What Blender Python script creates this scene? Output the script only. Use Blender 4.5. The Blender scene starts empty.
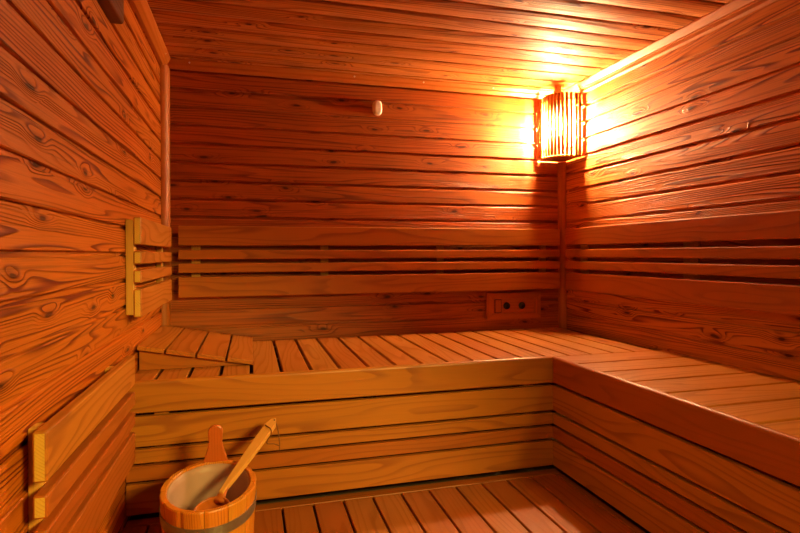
import bpy, bmesh, math, random
from mathutils import Vector, Matrix

rng = random.Random(11)
C = bpy.context.scene.collection
PI = math.pi
ZO = 0.90            # height of the lens above the concrete floor (all z below are relative to the lens)
K = 1.1              # layout units -> metres

# ---- layout numbers (surveyed room) ------------------------------------------------
D, F, G, R, L = 2.748, 1.949, 1.174, 1.726, -0.402
S, FL, ZC = -0.42, -0.856, 0.917
YF = -1.05           # wall behind the lens
PITCH = 0.0873

# =====================================================================================
# materials
# =====================================================================================
class NT:
    def __init__(s, name):
        s.m = bpy.data.materials.new(name); s.m.use_nodes = True
        s.t = s.m.node_tree; s.t.nodes.clear()
    def n(s, typ, inp=None, **kw):
        nd = s.t.nodes.new(typ)
        for k, v in kw.items(): setattr(nd, k, v)
        for k, v in (inp or {}).items():
            if hasattr(v, 'is_output'): s.t.links.new(v, nd.inputs[k])
            else: nd.inputs[k].default_value = v
        return nd
    def math(s, op, a, b=0.0, c=0.0):
        nd = s.n('ShaderNodeMath', {0: a, 1: b, 2: c}, operation=op); return nd.outputs[0]
    def smooth(s, x, lo, hi, a=0.0, b=1.0):
        nd = s.n('ShaderNodeMapRange', {0: x, 1: lo, 2: hi, 3: a, 4: b}, interpolation_type='SMOOTHSTEP'); return nd.outputs[0]
    def mix(s, fac, a, b, blend='MIX'):
        nd = s.n('ShaderNodeMix', data_type='RGBA', blend_type=blend)
        for i, v in ((0, fac), (6, a), (7, b)):
            if hasattr(v, 'is_output'): s.t.links.new(v, nd.inputs[i])
            else: nd.inputs[i].default_value = v
        return nd.outputs[2]
    def vmul(s, v, w):
        return s.n('ShaderNodeVectorMath', {0: v, 1: w}, operation='MULTIPLY').outputs[0]
    def noise(s, vec, scale=1.0, detail=2.0, rough=0.5):
        return s.n('ShaderNodeTexNoise', {'Vector': vec, 'Scale': scale, 'Detail': detail, 'Roughness': rough}).outputs[0]
    def out(s, col, rough, normal=None, **kw):
        inp = {'Base Color': col, 'Roughness': rough}
        inp.update(kw)
        b = s.n('ShaderNodeBsdfPrincipled', inp)
        if normal is not None: s.t.links.new(normal, b.inputs['Normal'])
        o = s.n('ShaderNodeOutputMaterial', {0: b.outputs[0]})
        return s.m

def rgb(r, g, b): return (r, g, b, 1.0)

def wood(name, light, dark, alt=None, ring_v=45.0, ring_n=6.0, contrast=0.9, knots=0.0, bump=0.4,
         rough=0.45, tone=0.25, fibre=0.10, spec=0.5, nscale=(0.75, 13.0, 13.0), line=(.48, .90), streak=0.0):
    """solid wood; reads the per-piece 'gco' coordinate (x runs along the grain) and the 'rnd' tone"""
    k = NT(name)
    co = k.n('ShaderNodeAttribute', attribute_name='gco').outputs['Vector']
    rn = k.n('ShaderNodeAttribute', attribute_name='rnd').outputs['Fac']
    sep = k.n('ShaderNodeSeparateXYZ', {0: co})
    nz = k.noise(k.vmul(co, nscale), 1.0, 1.5, 0.4)
    f = k.math('ADD', k.math('MULTIPLY', sep.outputs[1], ring_v), k.math('MULTIPLY', nz, ring_n))
    f = k.math('ADD', f, k.math('MULTIPLY', sep.outputs[2], ring_v * 0.8))
    core = None
    if knots > 0:
        wob = k.noise(k.vmul(co, (9.0, 22.0, 0.0)), 1.0, 1.0)
        kv = k.n('ShaderNodeVectorMath', {0: k.vmul(co, (3.6, 11.4, 0.0)), 1: k.n('ShaderNodeCombineXYZ', {0: k.math('MULTIPLY', wob, 0.25), 1: k.math('MULTIPLY', wob, 0.18)}).outputs[0]}, operation='ADD').outputs[0]
        vo = k.n('ShaderNodeTexVoronoi', {'Vector': kv, 'Scale': 1.0, 'Randomness': 0.8}, voronoi_dimensions='2D', feature='F1')
        sel = k.math('GREATER_THAN', k.n('ShaderNodeSeparateColor', {0: vo.outputs['Color']}).outputs[0], 1.0 - knots)
        d = vo.outputs['Distance']
        big = k.math('MULTIPLY', k.smooth(d, 0.36, 0.02), sel)
        f = k.math('ADD', f, k.math('MULTIPLY', big, 2.4))
        core = k.math('MULTIPLY', k.smooth(d, 0.085, 0.035), sel)
        halo = k.math('MULTIPLY', k.smooth(d, 0.19, 0.06), sel)
    fr = k.math('FRACT', f)
    ring = k.math('MULTIPLY', k.smooth(fr, line[0], line[1]), k.smooth(fr, 1.0, 0.92))
    # some rings are wide and strong, others nearly vanish
    amp = k.smooth(k.noise(k.vmul(co, (1.0, 30.0, 30.0)), 1.0, 1.0), 0.28, 0.66, 0.25, 1.0)
    dk = k.math('MULTIPLY', k.math('MULTIPLY', ring, amp), contrast)
    fib = k.noise(k.vmul(co, (7.0, 420.0, 420.0)), 1.0, 2.0, 0.6)
    base = light
    if alt is not None:
        base = k.mix(rn, light, alt)
    col = k.mix(dk, base, dark)
    if core is not None:
        col = k.mix(k.math('MULTIPLY', halo, 0.45), col, dark)
        col = k.mix(k.math('MULTIPLY', core, 0.85), col, (dark[0] * 0.25, dark[1] * 0.2, dark[2] * 0.2, 1))
    blot = k.noise(k.vmul(co, (2.3, 9.0, 9.0)), 1.0, 2.0)
    val = k.math('ADD', k.math('MULTIPLY', k.math('SUBTRACT', fib, 0.5), fibre * 2), 1.0)
    val = k.math('ADD', val, k.math('MULTIPLY', k.math('SUBTRACT', rn, 0.5), tone))
    val = k.math('ADD', val, k.math('MULTIPLY', k.math('SUBTRACT', blot, 0.5), tone * 1.3))
    if streak:
        stn = k.noise(k.vmul(co, (2.2, 210.0, 210.0)), 1.0, 2.0, 0.5)
        val = k.math('SUBTRACT', val, k.math('MULTIPLY', k.smooth(stn, .52, .72), streak))
    vc = k.n('ShaderNodeCombineColor', {0: val, 1: val, 2: val}).outputs[0]
    col = k.mix(1.0, col, vc, 'MULTIPLY')
    h = k.math('ADD', k.math('MULTIPLY', ring, amp), k.math('MULTIPLY', fib, 0.35))
    if core is not None:
        h = k.math('ADD', h, k.math('MULTIPLY', halo, .8))
    h = k.math('ADD', h, k.math('MULTIPLY', blot, 1.5))
    bp = k.n('ShaderNodeBump', {'Strength': bump, 'Distance': 0.0022, 'Height': h}).outputs[0]
    rr = k.math('ADD', k.math('MULTIPLY', ring, 0.08), rough)
    return k.out(col, rr, bp, **{'Specular IOR Level': spec})

def plain(name, col, rough=0.5, metal=0.0, bump=0.0, scale=40.0, spec=0.5, **kw):
    k = NT(name)
    co = k.n('ShaderNodeTexCoord').outputs['Object']
    nz = k.noise(co, scale, 4.0, 0.6)
    v = k.math('ADD', k.math('MULTIPLY', nz, 0.3), 0.85)
    c = k.mix(1.0, col, k.n('ShaderNodeCombineColor', {0: v, 1: v, 2: v}).outputs[0], 'MULTIPLY')
    nrm = k.n('ShaderNodeBump', {'Strength': bump, 'Distance': 0.002, 'Height': nz}).outputs[0] if bump else None
    return k.out(c, rough, nrm, Metallic=metal, **{'Specular IOR Level': spec}, **kw)

PINE   = wood('brushed_pine', rgb(.55, .145, .006), rgb(.140, .012, .001), alt=rgb(.47, .112, .005), ring_v=60, ring_n=15,
              contrast=1.0, knots=.34, bump=.85, rough=.48, tone=.22, spec=.22, streak=.28)
PINER  = wood('brushed_pine_lamplit', rgb(.66, .215, .034), rgb(.17, .022, .003), alt=rgb(.58, .175, .024), ring_v=60, ring_n=15,
              contrast=.9, knots=.38, bump=.8, rough=.50, tone=.22, spec=.2, streak=.35)  # same pine as the left wall, lamplight put in as brighter, yellower colour
PINEB  = wood('pine_shaded', rgb(.48, .130, .018), rgb(.13, .015, .001), alt=rgb(.39, .092, .010), ring_v=40, ring_n=11,
              contrast=.72, knots=.42, bump=.45, rough=.40, tone=.26, streak=.45)  # same pine again, back wall shade put in as darker, redder colour
PINEC  = wood('ceiling_pine', rgb(.58, .205, .042), rgb(.17, .030, .004), alt=rgb(.48, .155, .030), ring_v=40, ring_n=10,
              contrast=.8, knots=.42, bump=.9, rough=.52, tone=.26, spec=.2, streak=.4)
BENCH  = wood('bench_alder', rgb(.54, .190, .018), rgb(.24, .055, .005), alt=rgb(.34, .075, .006), ring_v=26, ring_n=9, contrast=.6,
              bump=.12, rough=.38, tone=.22, nscale=(1.2, 9, 9))
SEATW  = wood('bench_seat_alder', rgb(.54, .205, .026), rgb(.28, .072, .007), alt=rgb(.38, .112, .012), ring_v=30, ring_n=9, contrast=.6,
              bump=.12, rough=.36, tone=.28, spec=.6, nscale=(1.2, 9, 9))
FLOORW = wood('duckboard_wood', rgb(.42, .125, .014), rgb(.20, .045, .005), alt=rgb(.29, .068, .007), ring_v=34, ring_n=8, contrast=.5,
              bump=.15, rough=.38, tone=.35, nscale=(1.2, 9, 9))
TRIMW  = wood('trim_pine', rgb(.46, .135, .013), rgb(.30, .075, .008), alt=rgb(.46, .13, .013), ring_v=30, ring_n=6, contrast=.4,
              bump=.15, rough=.42, tone=.1)
PALEW  = wood('batten_wood', rgb(.66, .33, .050), rgb(.46, .19, .024), ring_v=60, ring_n=4, contrast=.4, bump=.1, rough=.5, tone=.1)
BUCKW  = wood('bucket_larch', rgb(.70, .27, .020), rgb(.34, .065, .004), alt=rgb(.60, .17, .010), ring_v=150, ring_n=5, contrast=.75, bump=.12,
              rough=.36, tone=.2, nscale=(1.5, 16, 16))
REDW   = wood('red_stave_wood', rgb(.50, .105, .010), rgb(.34, .055, .005), ring_v=110, ring_n=4, contrast=.45, bump=.1, rough=.38, tone=.1)
LADLEW = wood('ladle_wood', rgb(.66, .32, .060), rgb(.46, .18, .025), ring_v=60, ring_n=4, contrast=.35, bump=.08, rough=.45, tone=.1)
BOWLW  = wood('ladle_bowl_wood', rgb(.48, .12, .012), rgb(.30, .06, .006), ring_v=60, ring_n=4, contrast=.35, bump=.08, rough=.4, tone=.1)
SLATW  = wood('lamp_slat_wood', rgb(.48, .16, .020), rgb(.30, .075, .008), ring_v=60, ring_n=3, contrast=.35, bump=.1, rough=.45, tone=.1)
ENDW   = wood('end_grain', rgb(.70, .42, .060), rgb(.50, .20, .022), ring_v=140, ring_n=7, contrast=.5, bump=.1, rough=.5, tone=.05, nscale=(9, 9, 9))
DARKW  = wood('dark_stained_wood', rgb(.10, .022, .004), rgb(.045, .010, .002), ring_v=40, ring_n=5, contrast=.5, bump=.1, rough=.4, tone=.1)
PANELW = wood('panel_wood', rgb(.48, .13, .014), rgb(.28, .06, .006), ring_v=40, ring_n=5, contrast=.4, bump=.1, rough=.45, tone=.1)
LINER  = plain('white_plastic_liner', rgb(.44, .26, .21), .5, scale=6)
STEEL  = plain('dull_steel_hoop', rgb(.34, .31, .28), .42, metal=.85, bump=.1, scale=60)
IVORY  = plain('ivory_plastic', rgb(.92, .86, .76), .35)
BLACK  = plain('black_hole_rubber', rgb(.008, .006, .005), .5)
SCREW  = plain('screw_steel', rgb(.7, .65, .55), .3, metal=.9)
CORD   = plain('brown_cord', rgb(.20, .075, .02), .8, bump=.3, scale=300)
BASE   = plain('concrete_floor', rgb(.10, .06, .04), .8, bump=.4, scale=30)

def emission(name, col, strength):
    k = NT(name)
    e = k.n('ShaderNodeEmission', {0: col, 1: strength})
    k.n('ShaderNodeOutputMaterial', {0: e.outputs[0]})
    return k.m
BULB = emission('lamp_glow', rgb(1.0, .61, .28), 16500.0)

# =====================================================================================
# mesh helpers
# =====================================================================================
class MB:
    """collects wooden pieces, each with its own grain coordinate and tone"""
    def __init__(s): s.v, s.f, s.g, s.r, s.sm, s.ax = [], [], [], [], [], []
    def add(s, verts, faces, axis='x', rnd=None, grain=None, smooth=False):
        b = len(s.v); rnd = rng.random() if rnd is None else rnd
        off = Vector((rng.uniform(0, 60), rng.uniform(0, 60), rng.uniform(0, 60)))
        for p in verts:
            p = Vector(p); s.v.append(p)
            if grain: q = Vector(grain(p))
            elif axis == 'x': q = Vector((p.x, p.z, p.y))
            elif axis == 'y': q = Vector((p.y, p.z, p.x))
            elif axis == 'xf': q = Vector((p.x, p.y, p.z))
            elif axis == 'yf': q = Vector((p.y, p.x, p.z))
            else: q = Vector((p.z, p.x, p.y))
            s.g.append(q + off); s.r.append(rnd)
        for f in faces:
            s.f.append([b + i for i in f]); s.sm.append(smooth); s.ax.append(axis)
    def box(s, x0, x1, y0, y1, z0, z1, axis='x', bev=0.003, rnd=None, seg=2):
        bm = bmesh.new()
        bmesh.ops.create_cube(bm, size=1.0)
        for v in bm.verts:
            v.co = Vector(((x0 + x1) / 2 + v.co.x * (x1 - x0), (y0 + y1) / 2 + v.co.y * (y1 - y0), (z0 + z1) / 2 + v.co.z * (z1 - z0)))
        if bev: bmesh.ops.bevel(bm, geom=bm.edges[:], offset=bev, segments=seg, affect='EDGES', profile=0.5)
        s.bm(bm, axis, rnd)
    def bm(s, bm, axis='x', rnd=None, grain=None, smooth=False):
        bm.verts.index_update()
        s.add([v.co.copy() for v in bm.verts], [[v.index for v in f.verts] for f in bm.faces], axis, rnd, grain, smooth)
        bm.free()
    def prism(s, poly, a0, a1, along, axis, bev=0.0, rnd=None, grain=None, smooth=False):
        """extrude a 2-D outline; along='x' -> poly is (y,z); 'y' -> (x,z); 'z' -> (x,y)"""
        def P(p, a):
            return {'x': (a, p[0], p[1]), 'y': (p[0], a, p[1]), 'z': (p[0], p[1], a)}[along]
        bm = bmesh.new()
        A = [bm.verts.new(P(p, a0)) for p in poly]; B = [bm.verts.new(P(p, a1)) for p in poly]
        n = len(poly)
        bm.faces.new(A); bm.faces.new(B)
        for i in range(n): bm.faces.new((A[i], A[(i + 1) % n], B[(i + 1) % n], B[i]))
        bmesh.ops.recalc_face_normals(bm, faces=bm.faces[:])
        if bev: bmesh.ops.bevel(bm, geom=bm.edges[:], offset=bev, segments=2, affect='EDGES', profile=0.5)
        s.bm(bm, axis, rnd, grain, smooth)
    def tube(s, pts, rad, seg=12, grain=None, rnd=None, cap=True):
        pts = [Vector(p) for p in pts]; n = len(pts)
        rad = rad if isinstance(rad, (list, tuple)) else [rad] * n
        vs, fs = [], []
        up = None
        for i, p in enumerate(pts):
            t = (pts[min(i + 1, n - 1)] - pts[max(i - 1, 0)]).normalized()
            if up is None: up = t.orthogonal().normalized()
            up = (up - t * up.dot(t)).normalized(); w = t.cross(up)
            for j in range(seg):
                a = 2 * PI * j / seg
                vs.append(p + (up * math.cos(a) + w * math.sin(a)) * rad[i])
        for i in range(n - 1):
            for j in range(seg):
                fs.append((i * seg + j, i * seg + (j + 1) % seg, (i + 1) * seg + (j + 1) % seg, (i + 1) * seg + j))
        if cap:
            fs.append(tuple(range(seg - 1, -1, -1))); fs.append(tuple((n - 1) * seg + j for j in range(seg)))
        s.add(vs, fs, 'z', rnd, grain, True)
    def build(s, name, mat, parent=None, ends=None):
        xs = [p.x for p in s.v]; ys = [p.y for p in s.v]; zs = [p.z for p in s.v]
        c = Vector(((min(xs) + max(xs)) / 2, (min(ys) + max(ys)) / 2, min(zs) if parent is None else (min(zs) + max(zs)) / 2))
        me = bpy.data.meshes.new(name)
        me.from_pydata([p - c for p in s.v], [], s.f)
        me.polygons.foreach_set('use_smooth', s.sm)
        at = me.attributes.new('gco', 'FLOAT_VECTOR', 'POINT'); at.data.foreach_set('vector', [q for g in s.g for q in g])
        at = me.attributes.new('rnd', 'FLOAT', 'POINT'); at.data.foreach_set('value', s.r)
        me.materials.append(mat); me.update()
        if ends:                                     # sawn ends show paler end grain
            me.materials.append(ends)
            for p in me.polygons:
                if abs(p.normal['xyz'.index(s.ax[p.index][0])]) > .95: p.material_index = 1
        o = bpy.data.objects.new(name, me); C.objects.link(o)
        o.location = c - (WORLD[parent] if parent else Vector((0, 0, 0)))
        if parent: o.parent = parent
        WORLD[o] = c
        return o
WORLD = {}

def thing(name, loc, label, cat, group=None):
    o = bpy.data.objects.new(name, None); C.objects.link(o)
    o.empty_display_size = 0.05
    o.location = loc; WORLD[o] = Vector(loc)
    return tag(o, label, cat, group)
def tag(o, label, cat, group=None):
    o['label'] = label; o['category'] = cat
    if group: o['group'] = group
    return o
def struct(o): o['kind'] = 'structure'; return o
def onebox(name, mat, parent, *a, ends=None, **kw):
    m = MB(); m.box(*a, **kw); return m.build(name, mat, parent, ends)

# =====================================================================================
# room shell
# =====================================================================================
T = 0.05
def cladding(name, side, a0, a1, z0, z1, mat):
    """horizontal shiplap boards; proud faces with a sharp lower lip and a shadow rebate at the top"""
    m = MB()
    def P(d, z):   # d = depth out of the wall plane, into the room
        return {'back': (D - d, z), 'left': (L + d, z), 'right': (R - d, z), 'front': (YF + d, z)}[side]
    along = 'x' if side in ('back', 'front') else 'y'
    k0 = math.floor((z0 - .010) / PITCH)
    k = k0
    while .010 + k * PITCH < z1:
        b = .010 + k * PITCH; t = b + PITCH
        lo, hi = max(b, z0), min(t, z1)
        if hi - lo > .004:
            prof = [(-T, lo), (-.002, lo), (0, lo + .002)]
            if hi == t: prof += [(0, t - .0165), (-.002, t - .0140), (-.010, t - .0125), (-.010, t), (-T, t)]
            else: prof += [(0, hi), (-T, hi)]
            e = .001 if lo > ZC - .08 else 0.0       # the top board sits a millimetre proud
            m.prism([P(d + (e if d > -T else 0), z) for d, z in prof], a0, a1, along, along)
        k += 1
    return struct(m.build(name, mat))
Z0 = -ZO
cladding('wall_back', 'back', L - T, R + T, Z0, ZC + .02, PINEB)
cladding('wall_left', 'left', YF, D, Z0, ZC + .02, PINE)
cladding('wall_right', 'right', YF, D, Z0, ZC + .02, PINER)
cladding('wall_front', 'front', L - T, R + T, Z0, ZC + .02, PINE)
# ceiling: boards run across the room, slightly crowned
m = MB()
CP = 0.1195; yk = 2.69
while yk > YF:
    y0 = max(yk - CP, YF); y1 = yk
    pr = [(y1, ZC + T), (y0, ZC + T), (y0, ZC + .014), (y0 + .005, ZC + .013), (y0 + .006, ZC + .004)]
    for i in range(1, 8):
        t = i / 8; pr.append((y0 + .006 + t * (CP - .012), ZC + .004 - .006 * math.sin(PI * t) ** .7))
    pr += [(y1 - .006, ZC + .004), (y1 - .005, ZC + .013), (y1, ZC + .014)]
    m.prism(pr, L - T, R + T, 'x', 'xf')
    yk -= CP
m.prism([(2.69, ZC + T), (2.69, ZC), (D + T, ZC), (D + T, ZC + T)], L - T, R + T, 'x', 'xf')
struct(m.build('ceiling', PINEC))
m = MB(); m.box(L - T, R + T, YF - T, D + T, Z0 - .05, Z0, 'x', bev=0)
struct(m.build('floor', BASE))

# trims: cornices and the round strips in the two far corners
def screw(x, y, z, parent, n=(0, -1, 0)):
    m = MB(); p = Vector((x, y, z)); n = Vector(n).normalized()
    m.tube([p - n * .002, p + n * .0012, p + n * .002], [.0042, .0042, .002], 10)
    m.build('screw', SCREW, parent)
m = MB(); m.prism([(D, ZC), (D - .036, ZC), (D - .036, ZC - .006), (D - .022, ZC - .019), (D - .022, ZC - .027), (D - .010, ZC - .040), (D, ZC - .040)],
                  L + .03, R - .03, 'x', 'x')
t1 = struct(m.build('trim_1', TRIMW))
for x in (-.276, .511, .88, 1.28): screw(x, D - .030, ZC - .0125, t1, (0, -.7, -.7))
m = MB(); m.prism([(R, ZC), (R - .036, ZC), (R - .036, ZC - .006), (R - .016, ZC - .030), (R - .016, ZC - .036), (R - .012, ZC - .038), (R - .012, ZC - .052), (R - .004, ZC - .060), (R, ZC - .060)],
                  YF, D, 'y', 'y')
struct(m.build('trim_2', TRIMW))
m = MB(); m.prism([(L, ZC), (L + .044, ZC), (L + .044, ZC - .006), (L + .030, ZC - .022), (L + .012, ZC - .034), (L, ZC - .034)], YF, D, 'y', 'y')
t3 = struct(m.build('trim_3', TRIMW))
screw(L + .036, 2.62, ZC - .0135, t3, (.7, 0, -.6))
def quarter(cx, cy, sx, r, name):
    m = MB(); n = 8
    pr = [(cx, cy)] + [(cx + sx * r * math.cos(a), cy - r * math.sin(a)) for a in [PI / 2 * i / n for i in range(n + 1)]]
    m.prism(pr, Z0, ZC - .03, 'z', 'z')
    return struct(m.build(name, TRIMW))
quarter(L, D, 1, .036, 'trim_4')
quarter(R, D, -1, .034, 'trim_5')

# =====================================================================================
# benches
# =====================================================================================
BOARDS = [(0.0, .102), (.1135, .2135), (.2235, .2685), (.2785, .3270), (.3370, .4358)]   # below the seat
TONES = [.15, .05, .25, .75, .35]
TH = .022
def front_board(m, a0, a1, plane, along, zt, zb, rnd, top):
    """one board of the bench front; the top one has a well rounded upper lip"""
    p0, p1 = plane, plane + TH
    r = .011 if top else .002
    pr = [(p0, zb + .002), (p0 + .002, zb), (p1 - .002, zb), (p1, zb + .002)]
    if top:
        for i in range(7):
            a = PI / 2 * i / 6; pr.append((p1 - .006 + .006 * math.cos(a), zt - .006 + .006 * math.sin(a)))
        for i in range(9):
            a = PI / 2 + PI / 2 * i / 8; pr.append((p0 + r + r * math.cos(a), zt - r + r * math.sin(a)))
    else:
        pr += [(p1, zt - .002), (p1 - .002, zt), (p0 + .002, zt), (p0, zt - .002)]
    m.prism(pr, a0, a1, along, along, rnd=rnd)

# --- back bench
bb = thing('bench', (.4, 2.35, Z0), 'long slatted sauna bench running along the back wall, boarded front facing the bucket', 'bench')
m = MB()
for y in (2.06, 2.36, 2.66): m.box(L + .01, R - .01, y, y + .04, S - .075, S - .0265, 'x', bev=.002)
seat = m.build('seat', DARKW, bb)
edges = [-.317 + .1053 * i for i in range(-1, 20)]
for i in range(len(edges) - 1):
    x0, x1 = edges[i] + .0063, edges[i + 1] - .0063
    x0 = max(x0, L + .004); x1 = min(x1, R - .004)
    if x1 - x0 < .02: continue
    y0 = F + TH + .0015 if x1 < G + .03 else 1.966
    onebox('seat_slat', SEATW, seat, x0, x1, y0, D - .012, S - .026, S, 'yf', bev=.003)
for x in (-.316, 1.055): onebox('post', BENCH, bb, x, x + .045, F + TH + .001, F + TH + .036, S - .425, S - .078, 'z', bev=.002)
for x in (-.3, .5, 1.3): onebox('leg', DARKW, bb, x, x + .05, 2.42, 2.47, Z0 + .001, S - .0755, 'z', bev=.002)
fp = bb
for (a, b), t in zip(BOARDS, TONES):
    q = MB(); front_board(q, L + .004, G, F, 'x', S - a + (.003 if a == 0 else 0), S - b, t, a == 0)
    q.build('front_board', BENCH, fp)

# --- right bench
rb = thing('bench', (1.45, 1.0, Z0), 'short-slatted sauna bench running along the right wall, below its long backrest', 'bench')
YE = -.55
m = MB()
for x in (1.24, 1.44, 1.64): m.box(x, x + .04, YE + .02, 1.94, S - .075, S - .0265, 'y', bev=.002)
seat = m.build('seat', DARKW, rb)
yb = 1.962; k = 0
while yb > YE + .1:
    y1 = yb - (.001 if k == 0 else .0060); y0 = 1.812 + .0060 - .1517 * k
    onebox('seat_slat', SEATW, seat, G + TH + .0015, R - .004, y0, y1, S - .026, S, 'xf', bev=.003)
    yb = 1.812 - .1517 * k; k += 1
for y in (1.76, .99, .2): onebox('post', BENCH, rb, G + TH + .001, G + TH + .036, y, y + .06, S - .425, S - .078, 'z', bev=.002)
for y in (-.3, .6, 1.5): onebox('leg', DARKW, rb, 1.49, 1.54, y, y + .05, Z0 + .001, S - .0755, 'z', bev=.002)
fp = rb
for (a, b), t in zip(BOARDS, [1.0, .05, .0, .8, .0]):
    q = MB(); front_board(q, YE, F - .0005, G, 'y', S - a + (.003 if a == 0 else 0), S - b, t, a == 0)
    q.build('front_board', BENCH, fp)

# =====================================================================================
# backrests
# =====================================================================================
BK = [(.136, .044), (.022, -.021), (-.041, -.084), (-.104, -.1985)]
def backrest(side, a0, a1, battens, label, dz=0.0, tones=None, bt=.014, st=.046, group=None):
    cx = (a0 + a1) / 2
    loc = {'back': (cx, D - .03, -.2 + dz), 'right': (R - .03, cx, -.2 + dz), 'left': (L + .03, cx, -.2 + dz)}[side]
    t = thing('backrest', loc, label, 'backrest')
    def pl(d0, d1):
        return {'back': (D - d1, D - d0), 'right': (R - d1, R - d0), 'left': (L + d0, L + d1)}[side]
    ax = 'x' if side == 'back' else 'y'
    for (zt, zb), tn in zip(BK, tones or [.3, .4, .4, .5]):
        p = pl(bt, bt + st)
        if ax == 'x': onebox('slat', BENCH, t, a0, a1, p[0], p[1], zb + dz, zt + dz, 'x', bev=.004, rnd=tn)
        else: onebox('slat', BENCH, t, p[0], p[1], a0, a1, zb + dz, zt + dz, 'y', bev=.004, rnd=tn, ends=ENDW)
    for b0, b1 in battens:
        p = pl(.0005, bt)
        ztop, zbot = .136 + dz - .008, -.1985 + dz + .008
        if ax == 'x': bo = onebox('batten', PALEW, t, b0, b1, p[0], p[1], zbot, ztop, 'z', bev=.002)
        else: bo = onebox('batten', PALEW, t, p[0], p[1], b0, b1, zbot, ztop, 'z', bev=.002)
    return t
backrest('back', -.326, 1.668, [(-.273, -.233), (.336, .376), (.955, .995), (1.567, 1.607)],
         'longest slatted backrest, hung on the back wall above its bench', tones=[.25, .35, .3, .35])
backrest('right', YE, 2.632, [(2.50, 2.565), (1.765, 1.842), (1.0, 1.07), (.2, .27)],
         'slatted backrest along the right wall, starting below the corner lamp', tones=[.75, .7, .7, .8], bt=.010, st=.050)
backrest('left', 1.968, 2.684, [(1.973, 2.015), (2.56, 2.60)],
         'short slatted backrest on the left wall just above the sloping headrest', tones=[.2, .25, .25, .2], dz=-.009, bt=.025, st=.024)
backrest('left', 1.100, 1.862, [(1.152, 1.192), (1.70, 1.74)],
         'low slatted backrest at the left beside the bucket, pale end grain towards the viewer', dz=-.450, tones=[.15, .85, 1.0, .9], bt=.025, st=.024)

# =====================================================================================
# sloping headrest on the back bench
# =====================================================================================
hr = thing('headrest', (-.2, 2.44, S), 'sloping wedge-shaped slatted headrest lying on the back bench at its left end', 'headrest')
HX0, HX1 = -.398, .005
def ztop(x): return -.326 + (x - HX0) / (HX1 - HX0) * (-.402 + .326)
xs = [HX0, -.305, -.198, -.092, HX1]
for i in range(4):
    x0, x1 = xs[i] + (.004 if i else 0), xs[i + 1] - (.004 if i < 3 else 0)
    q = MB(); q.prism([(x0, ztop(x0) - .016), (x1, ztop(x1) - .016), (x1 + .001, ztop(x1)), (x0 + .001, ztop(x0))], 2.128, D - .012, 'y', 'yf', bev=.002, rnd=[.2, .55, .5, .4][i])
    q.build('slat', BENCH, hr)
for y in (2.150, 2.68):
    q = MB(); q.prism([(HX0 + .004, S + .0005), (HX1 - .02, S + .0005), (HX1 - .02, ztop(HX1 - .02) - .0165), (HX0 + .004, ztop(HX0 + .004) - .0165)], y, y + .022, 'y', 'x', bev=.001, rnd=.6)
    q.build('side_board', BENCH, hr)

# =====================================================================================
# duckboard
# =====================================================================================
db = thing('duckboard', (.4, 1.0, Z0), 'slatted wooden floor grating between the two bench fronts and the left wall', 'floor grating')
FT = -.876
e = [-.3245 + .1062 * i for i in range(0, 15)]
YN = -.6
for i in range(-1, 14):
    x0 = -.3245 + .1062 * i + .004; x1 = -.3245 + .1062 * (i + 1) - .004
    x0 = max(x0, L + .004)
    if x0 > 1.1: continue
    onebox('slat', FLOORW, db, x0, min(x1, 1.158), YN, 1.914, FT - .0185, FT, 'yf', bev=.0025)
onebox('edge_strip', FLOORW, db, L + .004, 1.190, 1.918, 1.964, FT - .0185, FT, 'xf', bev=.0025, rnd=.2)
onebox('edge_strip', FLOORW, db, 1.163, 1.190, YN, 1.914, FT - .0185, FT, 'yf', bev=.0025, rnd=.3)

# =====================================================================================
# bucket
# =====================================================================================
BX, BY = -.114, 1.585
RX, RY = .1255, .178
ZR, ZB = -.632, FT + .001
bk = thing('bucket', (BX, BY, ZB), 'oval wooden sauna bucket with grey metal hoop, pale liner and one tall handle stave', 'bucket')
def ring(z, dr=0.0):
    s = .90 + .10 * (z - ZB) / (ZR - ZB)
    return RX * s + dr, RY * s + dr
def ept(a, z, dr=0.0):
    rx, ry = ring(z, dr); return Vector((BX + rx * math.cos(a), BY + ry * math.sin(a), z))
m = MB(); NS = 13; WT = .017
for i in range(NS):
    a0 = 2 * PI * (i - .5) / NS + PI / 2; a1 = a0 + 2 * PI / NS
    vs, fs = [], []; nseg = 7; g = .009
    zs = [ZB, ZB + .12, ZR - .003, ZR]
    for z in zs:
        for dr in (0, -WT):
            for j in range(nseg):
                t = j / (nseg - 1); a = a0 + g / 2 + (a1 - a0 - g) * t
                d2 = dr
                if dr == 0 and j in (0, nseg - 1): d2 -= .0026
                if z == ZR: d2 = d2 - .002 if dr == 0 else d2 + .002
                vs.append(ept(a, z, d2))
    w = 2 * nseg
    for k in range(3):
        loop = list(range(nseg)) + list(range(2 * nseg - 1, nseg - 1, -1))
        for q in range(len(loop)):
            u, v = loop[q], loop[(q + 1) % len(loop)]
            fs.append((k * w + u, k * w + v, (k + 1) * w + v, (k + 1) * w + u))
    loop = list(range(nseg)) + list(range(2 * nseg - 1, nseg - 1, -1))
    fs.append([q for q in reversed(loop)]); fs.append([3 * w + q for q in loop])
    ca, sa = math.cos((a0 + a1) / 2), math.sin((a0 + a1) / 2)
    m.add(vs, fs, grain=lambda p, ca=ca, sa=sa: (p.z, -sa * p.x + ca * p.y, ca * p.x + sa * p.y))
# base disc
n = 48
m.add([ept(2 * PI * i / n, ZB + .012, -WT + .002) for i in range(n)] + [ept(2 * PI * i / n, ZB + .022, -WT + .002) for i in range(n)],
      [list(range(n - 1, -1, -1)), list(range(n, 2 * n))] + [(i, (i + 1) % n, n + (i + 1) % n, n + i) for i in range(n)], 'xf')
m.build('bucket_body', BUCKW, bk)
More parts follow.
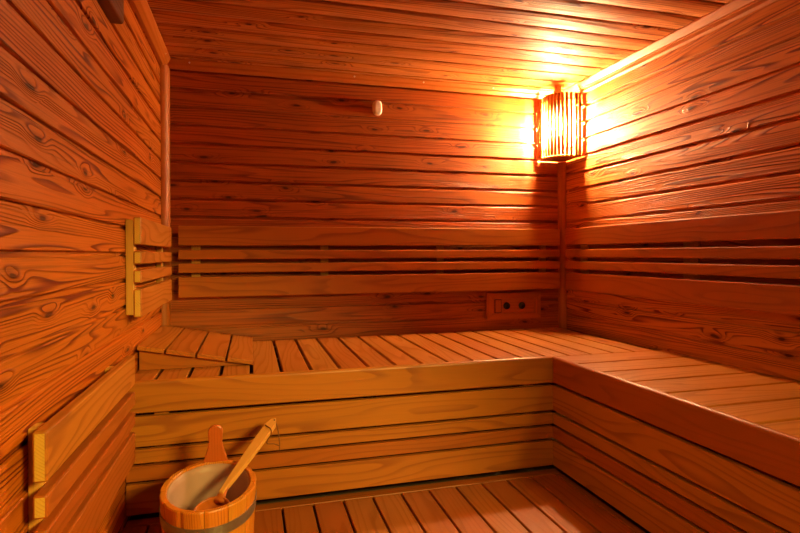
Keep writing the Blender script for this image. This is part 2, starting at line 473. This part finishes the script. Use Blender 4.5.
# hoops
def hoop(zc, hw):
    m = MB(); n = 72; vs = []
    for i in range(n):
        a = 2 * PI * i / n
        vs += [ept(a, zc - hw, .0003), ept(a, zc - hw, .0026), ept(a, zc + hw, .0026), ept(a, zc + hw, .0003)]
    fs = []
    for i in range(n):
        j = (i + 1) % n
        for q in range(4): fs.append((i * 4 + q, j * 4 + q, j * 4 + (q + 1) % 4, i * 4 + (q + 1) % 4))
    m.add(vs, fs, smooth=False)
    return m.build('hoop', STEEL, bk)
hoop(-.686, .0130); hoop(-.83, .011)
# liner
m = MB(); n = 64; vs = []; fs = []
prof = [(ZR - .006, -WT - .0005), (ZR - .006, -WT - .003), (ZR - .03, -WT - .003), (-.80, -WT - .004), (-.843, -WT - .010), (-.85, -WT - .022)]
for z, dr in prof:
    for i in range(n): vs.append(ept(2 * PI * i / n, z, dr))
for k in range(len(prof) - 1):
    for i in range(n): fs.append((k * n + i, k * n + (i + 1) % n, (k + 1) * n + (i + 1) % n, (k + 1) * n + i))
fs.append([(len(prof) - 1) * n + i for i in range(n)])
m.add(vs, fs, smooth=True); m.build('liner', LINER, bk)
# tall handle stave
hx = -.108; hy = BY + RY - WT
half = [(.035, ZR - .002), (.034, ZR + .006), (.027, ZR + .026), (.0215, ZR + .046), (.0195, ZR + .062), (.0215, ZR + .078), (.022, ZR + .088)]
pr = [(hx + w, z) for w, z in half]
for i in range(1, 12):
    a = PI * i / 12; pr.append((hx + .022 * math.cos(a), ZR + .088 + .022 * math.sin(a)))
pr += [(hx - w, z) for w, z in reversed(half)]
m = MB(); m.prism(pr, hy, hy + .016, 'y', 'z', bev=.003, rnd=.4); m.build('handle_stave', REDW, bk)

# =====================================================================================
# ladle
# =====================================================================================
A = Vector((.068, 1.857, -.559)); Bp = Vector((-.074, 1.585, -.652))
dv = (A - Bp).normalized(); TIP = Bp + dv * .330
side = dv.cross(Vector((0, 0, 1))).normalized(); nor = side.cross(dv).normalized()
lad = thing('ladle', Bp - dv * .06 - nor * .04, 'pale wooden ladle leaning in the bucket with a cord loop at its tip', 'ladle')
def lp(s, w, h): return Bp + dv * s + side * w + nor * h
outl = [(-.02, .0065), (0, .0075), (.05, .0115), (.15, .0165), (.25, .0185), (.300, .0185)]
m = MB(); bm = bmesh.new()
pol = [(s, w) for s, w in outl] + [(.336, .004), (.330, -.010)] + [(s, -w) for s, w in reversed(outl)]
top = [bm.verts.new(lp(s, w, .007)) for s, w in pol]; bot = [bm.verts.new(lp(s, w, -.007)) for s, w in pol]
bm.faces.new(top); bm.faces.new(bot)
for i in range(len(pol)):
    j = (i + 1) % len(pol); bm.faces.new((top[i], top[j], bot[j], bot[i]))
bmesh.ops.recalc_face_normals(bm, faces=bm.faces[:])
bmesh.ops.bevel(bm, geom=bm.edges[:], offset=.0025, segments=2, affect='EDGES', profile=.5)
gr = lambda p: ((p - Bp).dot(dv), (p - Bp).dot(side), (p - Bp).dot(nor))
m.bm(bm, grain=gr); hd = m.build('handle', LADLEW, lad)
m = MB(); m.tube([lp(.322, .006, .0066), lp(.322, .006, .0076)], .0032, 10); m.build('cord_hole', BLACK, hd)
# bowl: a turned wooden cup, its neck running into the handle
m = MB(); n = 28; vs = []; fs = []
bc = lp(-.072, 0, -.020)
prof = []
for i in range(9):
    a = PI / 2 * i / 8; prof.append((.048 * math.sin(a) + .0005, -.040 * math.cos(a)))
prof += [(.049, .012), (.0475, .016), (.044, .016), (.043, .012)]
for i in range(8, -1, -1):
    a = PI / 2 * i / 8; prof.append((.042 * math.sin(a) + .0005, -.032 * math.cos(a)))
for r, h in prof:
    for i in range(n):
        a = 2 * PI * i / n; vs.append(bc + dv * (r * math.cos(a)) + side * (r * math.sin(a)) + nor * h)
for k in range(len(prof) - 1):
    for i in range(n): fs.append((k * n + i, k * n + (i + 1) % n, (k + 1) * n + (i + 1) % n, (k + 1) * n + i))
m.add(vs, fs, grain=gr, smooth=True)
bm = bmesh.new()
st = [(-.034, .017, .010, -.016), (-.02, .0125, .009, -.008), (-.005, .0095, .008, -.003), (.012, .008, .0062, 0)]
rings = []
for s, w, h, hc in st:
    rings.append([bm.verts.new(lp(s, w * math.cos(2 * PI * j / 12), hc + h * math.sin(2 * PI * j / 12))) for j in range(12)])
for a, b in zip(rings, rings[1:]):
    for j in range(12): bm.faces.new((a[j], a[(j + 1) % 12], b[(j + 1) % 12], b[j]))
bm.faces.new(rings[0]); bm.faces.new(rings[-1])
bmesh.ops.recalc_face_normals(bm, faces=bm.faces[:])
m.bm(bm, grain=gr, smooth=True)
m.build('bowl', BOWLW, lad)
# cord loop
h0 = lp(.322, .006, .009)
m = MB()
def sp(P, n=8):
    out = []
    for i in range(len(P) - 1):
        p0, p1, p2, p3 = P[max(i - 1, 0)], P[i], P[i + 1], P[min(i + 2, len(P) - 1)]
        for k in range(n):
            t = k / n
            out.append(.5 * ((2 * p1) + (p2 - p0) * t + (2 * p0 - 5 * p1 + 4 * p2 - p3) * t * t + (3 * p1 - p0 - 3 * p2 + p3) * t ** 3))
    return out + [P[-1]]
V = Vector
m.tube(sp([h0, h0 + V((.010, .004, -.030)), h0 + V((.016, .002, -.075)), h0 + V((.016, .0, -.105))]), .0019, 8)
m.tube(sp([h0 + V((.016, .001, -.090)), h0 + V((-.002, -.010, -.078)), h0 + V((-.026, -.022, -.068)), lp(.262, .020, -.002), lp(.272, .014, .0088), lp(.285, -.006, .0088), lp(.300, -.0205, .002)]), .0019, 8)
m.build('cord', CORD, lad)

# =====================================================================================
# corner lamp
# =====================================================================================
PL, PR = Vector((1.574, 2.724)), Vector((1.708, 2.566))
LZ0, LZ1 = .528, .868
lm = thing('corner_lamp', (1.66, 2.66, LZ0), 'glowing wooden slatted lamp shade mounted high in the far right corner', 'lamp')
mid = (PL + PR) / 2; ch = PR - PL; nrm = Vector((-ch.y, ch.x)).normalized()
if nrm.dot(Vector((-1, -1))) < 0: nrm = -nrm
def arc(t, b=.070):
    return PL + ch * t + nrm * (b * (1 - (2 * t - 1) ** 2))
NSL = 11
for i in range(NSL):
    t = .05 + .90 * i / (NSL - 1)
    c = arc(t); d = (arc(t + .02) - arc(t - .02)).normalized(); q = Vector((-d.y, d.x)); w, h = .0078, .004
    m = MB(); m.prism([tuple(c + d * a + q * b) for a, b in ((-w, -h), (w, -h), (w, h), (-w, h))], LZ0 + .004, LZ1, 'z', 'z', bev=.0012)
    m.build('slat', SLATW, lm)
# side rails stand off the walls on little dowels
m = MB(); m.box(1.556, 1.576, 2.718, 2.738, LZ0, LZ1 - .004, 'z', bev=.002); ra = m.build('side_rail', SLATW, lm)
m = MB(); m.box(1.696, 1.716, 2.547, 2.569, LZ0, LZ1 - .004, 'z', bev=.002); rb2 = m.build('side_rail', SLATW, lm)
for z in (.62, .71, .80):
    m = MB(); m.tube([(1.566, 2.711, z), (1.566, D - .0005, z)], .0065, 10); m.build('dowel', PALEW, ra)
    m = MB(); m.tube([(1.689, 2.558, z), (R - .0005, 2.558, z)], .0065, 10); m.build('dowel', PALEW, rb2)
pts = [arc(i / 16, .064) for i in range(17)]
m = MB(); m.prism([(1.584, D - .003)] + [tuple(p) for p in pts] + [(R - .003, 2.559), (R - .003, D - .003)], LZ0 - .006, LZ0 + .004, 'z', 'xf', bev=.001)
m.build('bottom_plate', SLATW, lm)
# hoops inside the slats
for z in (LZ0 + .045, LZ1 - .035):
    m = MB(); pp = [arc(i / 16, .064) for i in range(17)]
    m.tube([(p.x, p.y, z) for p in pp], .0035, 8); m.build('rib', SLATW, lm)
m = MB(); bx, by, bz = 1.620, 2.627, .695
vs, fs = [], []; nu, nv = 20, 12
for j in range(nv + 1):
    a = PI * j / nv
    for i in range(nu):
        b = 2 * PI * i / nu; vs.append((bx + .032 * math.sin(a) * math.cos(b), by + .032 * math.sin(a) * math.sin(b), bz - .052 * math.cos(a)))
for j in range(nv):
    for i in range(nu): fs.append((j * nu + i, j * nu + (i + 1) % nu, (j + 1) * nu + (i + 1) % nu, (j + 1) * nu + i))
m.add(vs, fs, smooth=True); m.build('bulb', BULB, lm)
m = MB(); m.tube([(bx, by, bz + .046), (bx, by, bz + .060), (bx, by, LZ1 - .03), (bx, by, ZC + .003)], [.016, .032, .032, .014], 20); m.build('socket', IVORY, lm)  # unseen socket, added wide to block the bulb's light towards the ceiling

# =====================================================================================
# things on the walls
# =====================================================================================
# white oval sensor
sx, sz = .635, .7595
se = thing('temperature_sensor', (sx, D, sz - .04), 'small white oval sensor high on the back wall', 'sensor')
def oval(rx, rz, y0, y1, rnd_=.006, n=36):
    m = MB(); vs, fs = [], []
    prof = [(y0, 0), (y1 + rnd_, 0)] + [(y1 + rnd_ * (1 - math.sin(PI / 2 * i / 5)), rnd_ * (1 - math.cos(PI / 2 * i / 5))) for i in range(1, 6)]
    for y, ins in prof:
        for i in range(n):
            a = 2 * PI * i / n; ca, sa = math.cos(a), math.sin(a)
            ex = .75
            vs.append((sx + (rx - ins) * math.copysign(abs(ca) ** ex, ca), y, sz + (rz - ins) * math.copysign(abs(sa) ** ex, sa)))
    for k in range(len(prof) - 1):
        for i in range(n): fs.append((k * n + i, k * n + (i + 1) % n, (k + 1) * n + (i + 1) % n, (k + 1) * n + i))
    fs.append([(len(prof) - 1) * n + i for i in range(n)]); fs.append(list(range(n)))
    m.add(vs, fs, smooth=False); return m
oval(.0255, .0385, D - .0005, D - .006, .002).build('back_plate', IVORY, se)
oval(.0235, .0365, D - .006, D - .024, .012).build('housing', IVORY, se)

# framed panel with two round holes, low on the back wall
px0, px1, pz0, pz1 = 1.243, 1.570, -.362, -.2155
pa = thing('socket_panel', ((px0 + px1) / 2, D, pz0), 'wooden framed panel with two round black holes, low on the back wall near the corner', 'panel')
m = MB(); fw = .034; y0, y1 = D - .022, D - .0005
def frame_piece(poly, ax):
    m.prism(poly, y0, y1, 'y', ax, bev=.002)
frame_piece([(px0, pz0), (px1, pz0), (px1 - fw, pz0 + fw), (px0 + fw, pz0 + fw)], 'x')
frame_piece([(px0, pz1), (px1, pz1), (px1 - fw, pz1 - fw), (px0 + fw, pz1 - fw)], 'x')
frame_piece([(px0, pz0), (px0, pz1), (px0 + fw, pz1 - fw), (px0 + fw, pz0 + fw)], 'z')
frame_piece([(px1, pz0), (px1, pz1), (px1 - fw, pz1 - fw), (px1 - fw, pz0 + fw)], 'z')
m.build('frame', PANELW, pa)
onebox('panel_board', PANELW, pa, px0 + fw + .0005, px1 - fw - .0005, D - .013, D - .0005, pz0 + fw + .0005, pz1 - fw - .0005, 'x', bev=.001)
zc = (pz0 + pz1) / 2
for x in (px0 + .119, px0 + .212):
    m = MB(); m.tube([(x, D - .0135, zc), (x, D - .0165, zc)], .0195, 24); m.build('socket', BLACK, pa)
onebox('switch_surround', DARKW, pa, px0 + .046, px0 + .088, D - .0150, D - .0132, zc - .038, zc + .038, 'z', bev=.0005)
onebox('switch', PANELW, pa, px0 + .050, px0 + .084, D - .0185, D - .0152, zc - .034, zc + .034, 'z', bev=.002)

# dark box high on the left wall
m = MB()
prb = [(L + .0005, .690), (L + .033, .690), (L + .038, .696), (L + .038, .798), (L + .0005, .798)]
m.prism(prb, 1.46, 1.785, 'y', 'y', bev=.004)
tag(m.build('wall_box', DARKW), 'dark brown wooden box high on the left wall, cut off by the photo top', 'box')

# =====================================================================================
# light, world, camera
# =====================================================================================
def light(name, typ, loc, energy, col, size=None, rot=None, size_y=None):
    d = bpy.data.lights.new(name, typ); d.energy = energy; d.color = col
    o = bpy.data.objects.new(name, d); C.objects.link(o); o.location = loc
    if typ == 'AREA':
        d.shape = 'RECTANGLE'; d.size = size; d.size_y = size_y or size
    elif size: d.shadow_soft_size = size
    if rot: o.rotation_euler = rot
    return o
# added fill spot, no fixture, front right behind the lens, aimed at the bucket
sp0 = Vector((1.40, -.75, .83)); tgt = Vector((0.195, 1.178, -0.431))
so = light('fill_spot', 'SPOT', sp0, 760.0, (1.0, .71, .16), .42)
so.rotation_euler = (tgt - sp0).to_track_quat('-Z', 'Y').to_euler()
so.data.spot_size = math.radians(45); so.data.spot_blend = .65
sp1 = Vector((-.25, -.75, .83)); tg1 = Vector((1.17, 1.40, -.70))
so = light('fill_spot_two', 'SPOT', sp1, 170.0, (1.0, .70, .22), .42)  # second added fill without a fixture, brightens the right bench front
so.rotation_euler = (tg1 - sp1).to_track_quat('-Z', 'Y').to_euler()
so.data.spot_size = math.radians(40); so.data.spot_blend = .8
w = bpy.data.worlds.new('world'); bpy.context.scene.world = w; w.use_nodes = True
w.node_tree.nodes['Background'].inputs[0].default_value = (.02, .012, .006, 1)
w.node_tree.nodes['Background'].inputs[1].default_value = 1.0

f, sy = 541.62, -11.58
yaw, pit, rol = .2682, -.0015, -.0040
cd = bpy.data.cameras.new('camera'); cam = bpy.data.objects.new('camera', cd); C.objects.link(cam)
cd.sensor_width = 36.0; cd.lens = f * 36.0 / 800.0; cd.shift_y = sy / 800.0; cd.clip_start = .02
fwd = Vector((math.sin(yaw) * math.cos(pit), math.cos(yaw) * math.cos(pit), math.sin(pit)))
r0 = Vector((math.cos(yaw), -math.sin(yaw), 0)); u0 = r0.cross(fwd)
rt = r0 * math.cos(rol) + u0 * math.sin(rol); up = -r0 * math.sin(rol) + u0 * math.cos(rol)
cam.matrix_world = Matrix(((rt.x, up.x, -fwd.x, 0), (rt.y, up.y, -fwd.y, 0), (rt.z, up.z, -fwd.z, 0), (0, 0, 0, 1)))
bpy.context.scene.camera = cam

# raise to floor level and scale to metres
for o in list(C.objects):
    if o.type == 'MESH': o.data.transform(Matrix.Scale(K, 4))
    if o.parent is None: o.location = (o.location + Vector((0, 0, ZO))) * K
    else: o.location = o.location * K
    if o.type == 'LIGHT':
        if o.data.type == 'AREA': o.data.size *= K; o.data.size_y *= K

sc = bpy.context.scene
vs = sc.view_settings
vs.view_transform = 'Standard'; vs.look = 'None'; vs.exposure = 0.0; vs.gamma = 1.0; vs.use_curve_mapping = False
sc.cycles.max_bounces = 10; sc.cycles.diffuse_bounces = 6
sc.cycles.sample_clamp_indirect = 10.0
